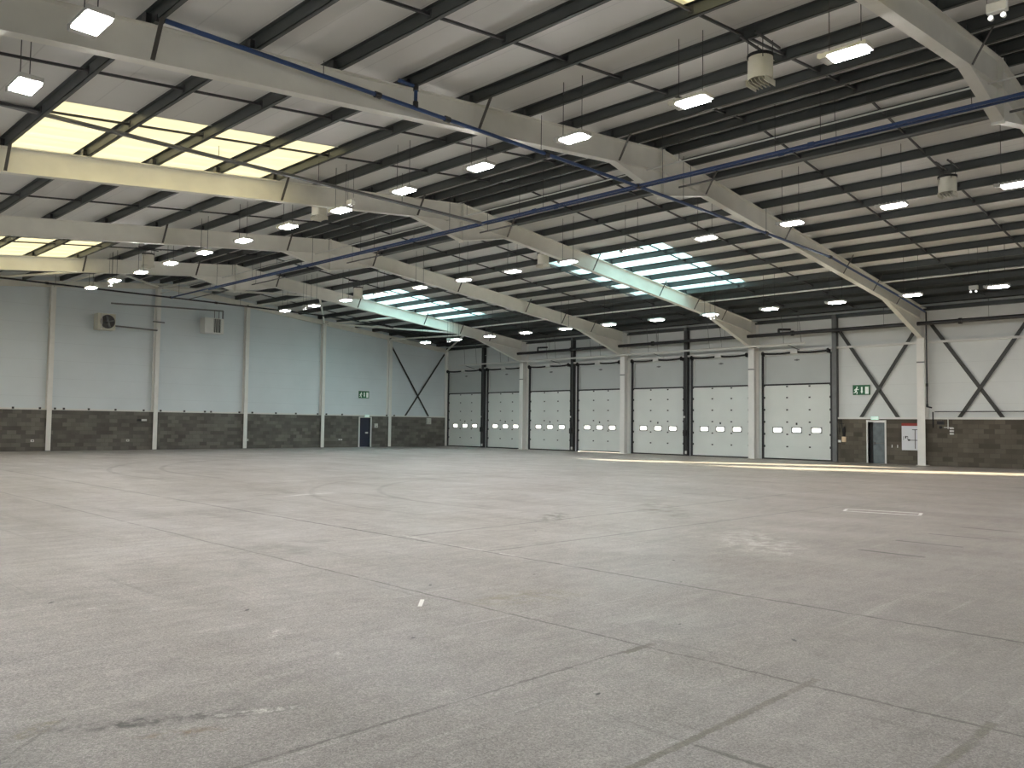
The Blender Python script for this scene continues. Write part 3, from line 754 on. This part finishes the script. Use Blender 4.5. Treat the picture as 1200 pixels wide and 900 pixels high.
# black range pipe by the dock wall with small heads
t = pipe('sprinkler_range', [(-1.0, -8.5, 6.84), (-1.0, -45, 6.88), (-1.0, -60, 6.9)], .095, BLACKPIPE, 'thick black pipe running above the dock doors', 'pipe',
         rods=[(-1.0, y, 6.86) for y in (-12, -16.6, -21, -25.6, -30, -34.5, -39.2, -43.8)], fit=[(-1, y, 6.86, 'y') for y in (-14, -20.6, -29.7, -38)])
for y in (-30.2, -32.3, -34.9, -37.9, -40.1): MB().cyl((-1.0, y, 6.72), .014, .25, 8).build('sprinkler_head', TRIM, t, Vector((-1.0, -8.5, 6.84)))
pipe('black_elbow', [(-1.0, -28.9, 6.84), (-1.0, -28.9, 7.12), (-.45, -29.3, 7.14)], .06, BLACKPIPE, 'black elbow rising from the pipe at the third column', 'pipe')
pipe('black_elbow', [(-1.0, -10.9, 6.84), (-1.0, -10.9, 7.15), (-.45, -11.3, 7.2)], .06, BLACKPIPE, 'black elbow rising from the pipe at the farthest column', 'pipe')
t = pipe('suspended_tube', [(-1.0, -2.6, 6.26), (-1.0, -30.4, 6.29)], .055, TUBE, 'pale steel tube hung in front of the dock door heads', 'pipe')
for y in (-3.3, -4.6, -7.2, -8.0, -11.8, -12.6, -15.7, -16.5, -20.3, -21.0, -24.6, -25.4, -29.2, -30.2):
    MB().tube([(-1.0, y, 6.27), (-1.0, y + .15, ztop(-1))], .012, 5).build('hanging_rod', GREY, t, Vector((-1.0, -2.6, 6.26)))
for y in (-3.2, -12.0, -20.6, -29.4): MB().beam((-1.0, y, 6.25), (-.2, y - .3, 6.02), .03, .03).build('arm', GREY, t, Vector((-1.0, -2.6, 6.26)))
pipe('sprinkler_riser', [(-.78, -36.42, 7.45), (-.78, -36.42, 2.85), (-.78, -36.62, 2.8)], .035, BLACKPIPE, 'black drop pipe down the front of the column beside the exit door', 'pipe',
     fit=[(-.78, -36.42, 3.9, 'z'), (-.78, -36.42, 2.9, 'z')])
pipe('ridge_conduit', [(-23.3, -60, 9.3), (-23.3, -1, 9.3)], .022, TUBE, 'thin pale conduit running under the ridge', 'pipe', rods=[(-23.3, y, 9.3) for y in ys_[2:11]])
pipe('ridge_conduit', [(-21.6, -60, 9.15), (-21.6, -1, 9.15)], .03, GREY, 'thin dark conduit running under the ridge, nearer the dock side', 'pipe', rods=[(-21.6, y + .7, 9.15) for y in ys_[2:11]])
pipe('eaves_conduit', [(-6.05, -60, 8.2), (-6.05, -9.6, 8.2)], .04, TUBE, 'pale tube slung under the dock side roof slope near the eaves', 'pipe', rods=[(-6.05, y, 8.2) for y in ys_[3:11]])
pipe('wall_conduit', [(-.28, -36.6, 2.62), (-.28, -44, 2.62)], .022, BLACKPIPE, 'thin black conduit along the blockwork top right of the last column', 'pipe')

# ------------------------------------------------------------------ roof bracing tubes beside the far wall
def zt2(x): return ztop(x) - .22
zig = [(-.3, 0), (-5.9, 1), (-11.54, 0), (-17.3, 1), (-23.1, 0), (-28.9, 1), (-34.6, 0)]
for i in range(len(zig) - 1):
    (xa, fa), (xb, fb) = zig[i], zig[i + 1]
    p = (xa, -.25 if not fa else F[0] + .14, zt2(xa) - (.25 if fa else 0)); q = (xb, -.25 if not fb else F[0] + .14, zt2(xb) - (.25 if fb else 0))
    tt = thing('roof_brace', p, 'cream diagonal roof brace tube by the far wall, %s from the dock corner' % ORD[i], 'brace', 'diagonal roof braces')
    MB().tube([p, q], .06, 10).build('tube', WHITE_STEEL, tt, Vector(p), smooth=True)
    for c, sg in ((p, 1), (q, -1)):
        dv = (Vector(q) - Vector(p)).normalized() * sg; MB().beam(Vector(c) - dv * .05, Vector(c) + dv * .3, .015, .16).build('gusset', GREY, tt, Vector(p))
for i in range(1, 6):
    x = -5.772 * i; p = (x, -.3, zt2(x) - .05); q = (x, F[0] + .14, zt2(x) - .3)
    tt = thing('roof_strut', p, 'straight cream strut from the far rafter to the %s gable post from the corner' % ORD[i - 1], 'brace', 'straight roof struts')
    MB().tube([p, q], .055, 10).build('tube', WHITE_STEEL, tt, Vector(p), smooth=True)
    MB().beam((x, -.35, p[2]), (x, -.1, p[2]), .015, .2).build('gusset', GREY, tt, Vector(p))

# ------------------------------------------------------------------ cross bracing
def cross(name, arms, w, label, normal):
    base = Vector(arms[0][0]); t = thing(name, base, label, 'brace', 'cross braces on the walls')
    for i, (a, b) in enumerate(arms):
        n = Vector(normal) * (.02 * i); MB().beam(Vector(a) + n, Vector(b) + n, .015, w, Vector(normal).cross(Vector(b) - Vector(a))).build('arm', BRACE, t, base)
    c = (Vector(arms[0][0]) + Vector(arms[0][1])) / 2
    return t
def meet(a, b, z):
    a = Vector(a); b = Vector(b); return a + (b - a) * ((z - a.z) / (b.z - a.z))
cross('cross_brace', [((-.09, -34.85, 2.28), (-.09, -31.85, 6.95)), ((-.09, -32.95, 2.28), (-.09, -35.85, 6.95))], .17, 'dark grey X brace on the dock wall above the exit door', (-1, 0, 0))
cross('cross_brace', [((-.09, -39.5, 2.3), (-.09, -36.4, 6.95)), ((-.09, -37.62, 2.3), (-.09, -40.65, 6.95))], .17, 'dark grey X brace on the dock wall right of the last column', (-1, 0, 0))
cross('cross_brace', [((-1.85, -.09, 2.3), (-5.55, -.09, 7.55)), ((-4.2, -.09, 2.3), (-.35, -.09, 7.3))], .13, 'dark X brace on the far wall next to the dock corner', (0, -1, 0))

# ------------------------------------------------------------------ personnel doors
d = thing('door_8', (-.2, (PDY[0] + PDY[1]) / 2, 0), 'grey scuffed exit door in a white frame, set in the dock wall blockwork', 'door'); d['kind'] = 'structure'
w = PDY[0] - PDY[1]
fr = MB()
for s in (-1, 1): fr.box(-.03, .34, s * (w / 2), s * (w / 2 + .075), 0, 2.2)
fr.box(-.03, .34, -w / 2, w / 2, 2.1, 2.2); fr.build('door_frame', TRIM, d)
MB().box(.24, .28, -w / 2 + .01, w / 2 - .16, .01, 2.09).build('leaf', STEELD, d)
MB().box(.2, .3, w / 2 - .16, w / 2 - .005, 0, 2.1).build('edge_shadow_gap', BLACK, d)
hb_ = MB(); hb_.tube([(.18, -w / 2 + .08, 1.02), (.18, w / 2 - .24, 1.02)], .015, 8); hb_.box(.18, .24, -w / 2 + .05, -w / 2 + .1, .96, 1.08); hb_.box(.18, .24, w / 2 - .26, w / 2 - .2, .96, 1.08); hb_.build('push_bar', GREY, d)
MB().box(-.06, .24, -w / 2 - .07, w / 2 + .07, 0, .012).build('threshold', GREY, d)

d = thing('door_9', ((GD[0] + GD[1]) / 2, -.18, 0), 'dark navy exit door between white jambs in the far wall', 'door'); d['kind'] = 'structure'
w = GD[1] - GD[0]
fr = MB()
for s in (-1, 1): fr.box(s * (w / 2), s * (w / 2 + .1), -.03, .2, 0, 2.2)
fr.box(-w / 2, w / 2, -.03, .1, 2.14, 2.2)
fr.build('door_frame', TRIM, d); MB().box(-w / 2 + .005, w / 2 - .005, .08, .12, .01, 2.13).build('leaf', NAVY, d)
MB().box(w * .08, w * .32, .03, .08, .98, 1.1).build('handle', TUBE, d, bevel=.01)

# ------------------------------------------------------------------ exit signs
def exit_sign(loc, rot, label, W, H):
    """panel in local xz plane facing -y"""
    t = thing('exit_sign', loc, label, 'exit sign', 'hanging green exit signs'); t.rotation_euler.z = rot
    MB().box(-W / 2, W / 2, -.03, 0, 0, H).build('panel', EXITG, t)
    MB().box(-W / 2 - .01, W / 2 + .01, -.034, .002, -.015, .0).add([], []).box(-W / 2 - .01, W / 2 + .01, -.034, .002, H, H + .012).build('edge_strip', TRIM, t)
    m = MB(); y = -.036; k = H * .8; ox = -W * .3; oz = H * .08
    def limb(a, b, w_): m.beam((ox + a[0] * k, y, oz + a[1] * k), (ox + b[0] * k, y, oz + b[1] * k), w_ * k, .006, (0, 1, 0))
    m.cyl((ox + .10 * k, y - .003, oz + .86 * k), .09 * k, .006, 12, 'y')
    limb((.06, .74), (-.05, .42), .16); limb((-.05, .44), (.12, .22), .11); limb((.12, .24), (.06, .0), .09)
    limb((-.05, .44), (-.12, .2), .11); limb((-.12, .22), (-.32, .16), .09)
    limb((.04, .7), (.2, .54), .07); limb((.2, .54), (.32, .62), .07); limb((.02, .7), (-.16, .6), .07); limb((-.16, .6), (-.24, .42), .07)
    m.build('running_figure', EXITW, t)
    a = MB(); a.box(-W * .02, W * .07, y - .003, y + .003, H * .3, H * .8)
    a.add([(-W * .05, y - .003, H * .36), (W * .10, y - .003, H * .36), (W * .025, y - .003, H * .14), (-W * .05, y + .003, H * .36), (W * .10, y + .003, H * .36), (W * .025, y + .003, H * .14)],
          [(0, 1, 2), (3, 5, 4), (0, 3, 4, 1), (1, 4, 5, 2), (2, 5, 3, 0)])
    a.build('arrow', EXITW, t)
    MB().box(W * .22, W * .42, y - .003, y + .003, H * .1, H * .82).build('door_symbol', EXITW, t)
    return t
exit_sign((-.035, -32.99, 3.5), -PI / 2, 'green running figure exit sign on the dock wall above the exit door', .88, .52)
exit_sign((-7.95, -.035, 3.56), 0, 'green running figure exit sign high on the far wall above the navy door', .9, .52)
def exit_box(loc, rot, label):
    t = thing('exit_light', loc, label, 'exit light', 'small lit exit boxes over doors'); t.rotation_euler.z = rot
    MB().box(-.2, .2, -.07, 0, 0, .16).build('case', TRIM, t, bevel=.01)
    MB().box(-.18, .18, -.082, -.07, .01, .15).build('lit_face', EXITL, t)
exit_box((-.25, -33.75, 2.22), -PI / 2, 'pale green lit exit box over the grey exit door')
exit_box((-7.8, -.22, 2.18), 0, 'pale green lit exit box over the navy door in the far wall')

# ------------------------------------------------------------------ wall mounted items
t = thing('fan_heater', (-26.3, -.75, 6.85), 'square beige heater with a round black fan, high on the far wall', 'wall heater')
MB().box(-.48, .48, -.35, .35, 0, .92).build('casing', CREAM, t, bevel=.02)
f = MB(); f.cyl((.05, -.36, .46), .37, .012, 32, 'y'); f.build('fan_opening', BLACK, t)
f = MB(); f.ring((.05, -.38, .46), .39, .36, .03, 32, 'y'); f.build('fan_ring', DARK, t)
f = MB()
for k in range(4):
    a = PI / 2 * k + .3; f.beam((.05, -.385, .46), (.05 + .33 * math.cos(a), -.375, .46 + .33 * math.sin(a)), .015, .13, (0, -.3, 1) if k % 2 else (1, -.3, 0))
f.cyl((.05, -.4, .46), .07, .03, 14, 'y'); f.build('fan_blades', GREY, t)
f = MB(); f.box(-.3, -.26, -.4, -.36, .0, .92); f.build('guard_strut', POST_WHITE, t)
MB().beam((-.3, .35, .2), (-.3, .74, .2), .05, .05).beam((.3, .35, .2), (.3, .74, .2), .05, .05).build('wall_bracket', DARK, t)
pipe('heater_pipe', [(-25.82, -.75, 7.15), (-23.25, -.55, 7.12)], .045, GREY, 'grey pipe from the round fan heater to the ridge post', 'pipe')
t = thing('fan_heater', (-19.95, -.75, 7.2), 'white box heater with dark vertical louvres, high on the far wall', 'wall heater')
MB().box(-.62, .62, -.35, .35, 0, .95).build('casing', POST_WHITE, t, bevel=.02)
MB().box(-.05, .42, -.362, -.34, .06, .9).build('outlet', BLACK, t)
lv = MB()
for i in range(5): lv.box(-.04 + i * .105, -.02 + i * .105, -.385, -.355, .05, .9)
lv.build('louvre', POST_WHITE, t)
for x in (.1, .4): MB().tube([(x, -.1, .9), (x, -.1, 1.5)], .02, 6).build('hanging_rod', DARK, t)
MB().beam((-.4, .35, .3), (-.4, .74, .3), .05, .05).beam((.4, .35, .3), (.4, .74, .3), .05, .05).build('wall_bracket', DARK, t)
pipe('gas_pipe', [(-26.0, -.85, 8.42), (-19.3, -.85, 8.68), (-19.3, -.85, 8.1)], .045, GREY, 'dark grey pipe feeding the louvred heater from above', 'pipe')
# panels and boxes
def boxthing(name, loc, s, m, label, cat, extra=None, rot=0):
    t = thing(name, loc, label, cat); t.rotation_euler.z = rot
    MB().box(-s[0] / 2, s[0] / 2, -s[1], 0, 0, s[2]).build('case', m, t, bevel=.008)
    if extra: extra(t)
    return t
def lid(t): MB().box(-.02, .02, -.12, -.1, .05, .12).build('catch', DARK, t)
boxthing('junction_box', (-6.95, -.18, 1.42), (.28, .1, .3), HOUSE, 'small white box on the blockwork right of the navy door', 'box', lid)
boxthing('junction_box', (-1.95, -.18, 1.72), (.4, .12, .48), HOUSE, 'white box on the blockwork beside the corner dock door', 'box', lid)
for x, lb in ((-29.6, 'left of the fifth post'), (-24.6, 'left of the ridge post'), (-17.1, 'right of the third post')):
    boxthing('wall_socket', (x, -.18, .5), (.16, .06, .12), TUBE, 'small socket low on the far blockwork ' + lb, 'socket', lambda t: MB().box(-.03, .03, -.07, -.06, .03, .09).build('outlet', DARK, t))
boxthing('wall_socket', (-10.0, -.18, .5), (.3, .06, .1), TUBE, 'small socket low on the far blockwork left of the navy door', 'socket', lambda t: MB().box(-.03, .03, -.07, -.06, .02, .08).build('outlet', DARK, t))
boxthing('camera', (-23.75, -.18, 1.7), (.3, .2, .12), HOUSE, 'white camera on the far blockwork beside the ridge post', 'camera', lambda t: MB().box(-.36, -.15, -.16, -.04, .0, .12).build('lens_hood', BLACK, t))

t = thing('notice_board', (-.2, -35.45, .72), 'white diagram board with a red header on the blockwork left of the last column', 'notice board'); t.rotation_euler.z = -PI / 2
MB().box(-.42, .42, -.04, 0, 0, 1.2).build('panel', BOARD, t, bevel=.006)
MB().box(-.42, .42, -.045, 0, 1.2, 1.34).build('header', RED, t)
dg = MB(); y0, y1 = -.048, -.04
dg.box(.2, .23, y0, y1, .08, 1.02); dg.box(.08, .4, y0, y1, 1.0, 1.03); dg.box(-.12, .4, y0, y1, .48, .51); dg.box(-.12, -.02, y0, y1, .46, .54); dg.box(-.26, -.2, y0, y1, .58, .7); dg.box(-.34, -.32, y0, y1, .5, .68)
dg.box(-.14, -.12, y0, y1, .5, .68); dg.box(-.26, -.12, y0, y1, .66, .69)
dg.build('diagram', DARK, t)
t = thing('control_box', (-.2, -32.12, 1.05), 'cream box with hanging black cable beside the nearest dock door', 'control box'); t.rotation_euler.z = -PI / 2
MB().box(-.08, .12, -.1, 0, 0, .28).build('case', ORANGE, t, bevel=.01)
MB().box(-.3, -.16, -.06, 0, -.02, .1).build('switch', TRIM, t, bevel=.005)
cb = MB(); cb.tube([(-.02, -.05, .28), (-.06, -.07, .7), (-.12, -.05, 1.18)], .025, 8); cb.tube([(.05, -.06, .28), (.1, -.1, .55), (.07, -.1, .8), (.0, -.08, .62), (.02, -.06, .3)], .03, 8)
cb.tube([(-.25, -.04, .95), (.02, -.04, .95)], .015, 6); cb.tube([(-.22, -.04, .4), (-.22, -.04, 1.15)], .015, 6); cb.build('cable_loop', BLACK, t)
t = thing('valve_set', (-.2, -36.9, 1.5), 'cluster of small valves and sockets on the blockwork right of the last column', 'valves'); t.rotation_euler.z = -PI / 2
v = MB(); v.tube([(-.25, -.05, .82), (.55, -.05, .82)], .022, 8); v.tube([(.28, -.06, .82), (.28, -.06, .3)], .022, 8); v.tube([(.1, -.06, .36), (.5, -.06, .36)], .015, 8); v.build('pipework', TUBE, t)
v = MB()
for i in range(3): v.box(.35, .52, -.08, 0, .18 - i * .13 + .1, .26 - i * .13 + .1)
v.build('socket', TRIM, t)
v = MB(); v.tube([(-.4, -.05, .35), (-.4, -.05, 1.1)], .03, 8); v.cyl((-.05, -.1, .36), .07, .06, 12, 'y'); v.box(-.2, .1, -.12, -.02, .5, .66); v.build('valve', BLACK, t)
for y, lb in ((-34.55, 'nearer the exit door frame'), (-34.82, 'nearer the notice board')):
    t = thing('wall_hook', (-.2, y, .83), 'small bright hook on blockwork, ' + lb, 'hook', 'hooks by the exit door')
    MB().box(-.02, 0, -.015, .015, 0, .14).build('plate', TRIM, t); MB().box(-.05, -.02, -.01, .01, 0, .03).build('peg', TRIM, t)

# floor markings that lie on the concrete
def strip(name, pts, w, label):
    m = MB()
    for a, b in zip(pts[:-1], pts[1:]): m.beam((a[0], a[1], .002), (b[0], b[1], .002), w, .003)
    return tag(m.build(name, WTAPE), label, 'floor tape')
strip('floor_tape', [(-38.14, -44.14), (-37.93, -43.92)], .04, 'short white tape strip lying alone on the floor near the middle')
q = [(-25.31, -42.8), (-24.95, -44.2), (-25.45, -44.33), (-25.8, -42.95), (-25.31, -42.8)]
strip('floor_marking', q, .06, 'thin white rectangle outline marked on the floor at the right')

# ------------------------------------------------------------------ light
wd = bpy.data.worlds.new('sky'); S.world = wd; wd.use_nodes = True
nt = wd.node_tree; N = nt.nodes; L = nt.links; bg = N['Background']
tc = N.new('ShaderNodeTexCoord'); sp = N.new('ShaderNodeSeparateXYZ'); L.new(tc.outputs['Generated'], sp.inputs[0])
rp = N.new('ShaderNodeValToRGB'); L.new(sp.outputs['Z'], rp.inputs[0])
rp.color_ramp.elements[0].position = 0; rp.color_ramp.elements[0].color = (1, .98, .95, 1)
rp.color_ramp.elements[1].position = .6; rp.color_ramp.elements[1].color = (.62, .80, 1, 1)
L.new(rp.outputs[0], bg.inputs['Color']); bg.inputs['Strength'].default_value = 2.0
sd = bpy.data.lights.new('sun', 'SUN'); sd.energy = 85; sd.angle = .01; sd.color = (1, .91, .66)
so = bpy.data.objects.new('sun', sd); COL.objects.link(so)
dirv = Vector((-.46, .89, -.15)).normalized(); so.rotation_euler = dirv.to_track_quat('-Z', 'Y').to_euler(); so.location = (30, -60, 20)

# ------------------------------------------------------------------ camera
yaw, pitch, roll = .78818109, .04983376, .01205847
fw = Vector((math.sin(yaw) * math.cos(pitch), math.cos(yaw) * math.cos(pitch), math.sin(pitch)))
rt = Vector((math.cos(yaw), -math.sin(yaw), 0)); up = rt.cross(fw)
r2 = rt * math.cos(roll) + up * math.sin(roll); u2 = -rt * math.sin(roll) + up * math.cos(roll)
cam = bpy.data.cameras.new('camera'); co = bpy.data.objects.new('camera', cam); COL.objects.link(co)
mw = Matrix((r2, u2, -fw)).transposed().to_4x4(); mw.translation = Vector((-43.138, -50.301, 1.718)); co.matrix_world = mw
cam.sensor_width = 36; cam.lens = 968.37 / 1200 * 36; cam.clip_end = 400
S.camera = co
S.view_settings.view_transform = 'Standard'; S.view_settings.look = 'None'; S.view_settings.exposure = 0; S.view_settings.gamma = 1
S.view_settings.use_curve_mapping = False
S.cycles.max_bounces = 10; S.cycles.diffuse_bounces = 5; S.cycles.glossy_bounces = 3; S.cycles.transparent_max_bounces = 8
S.cycles.sample_clamp_indirect = 4; S.cycles.use_denoising = True
try: S.cycles.use_light_tree = True
except Exception: pass
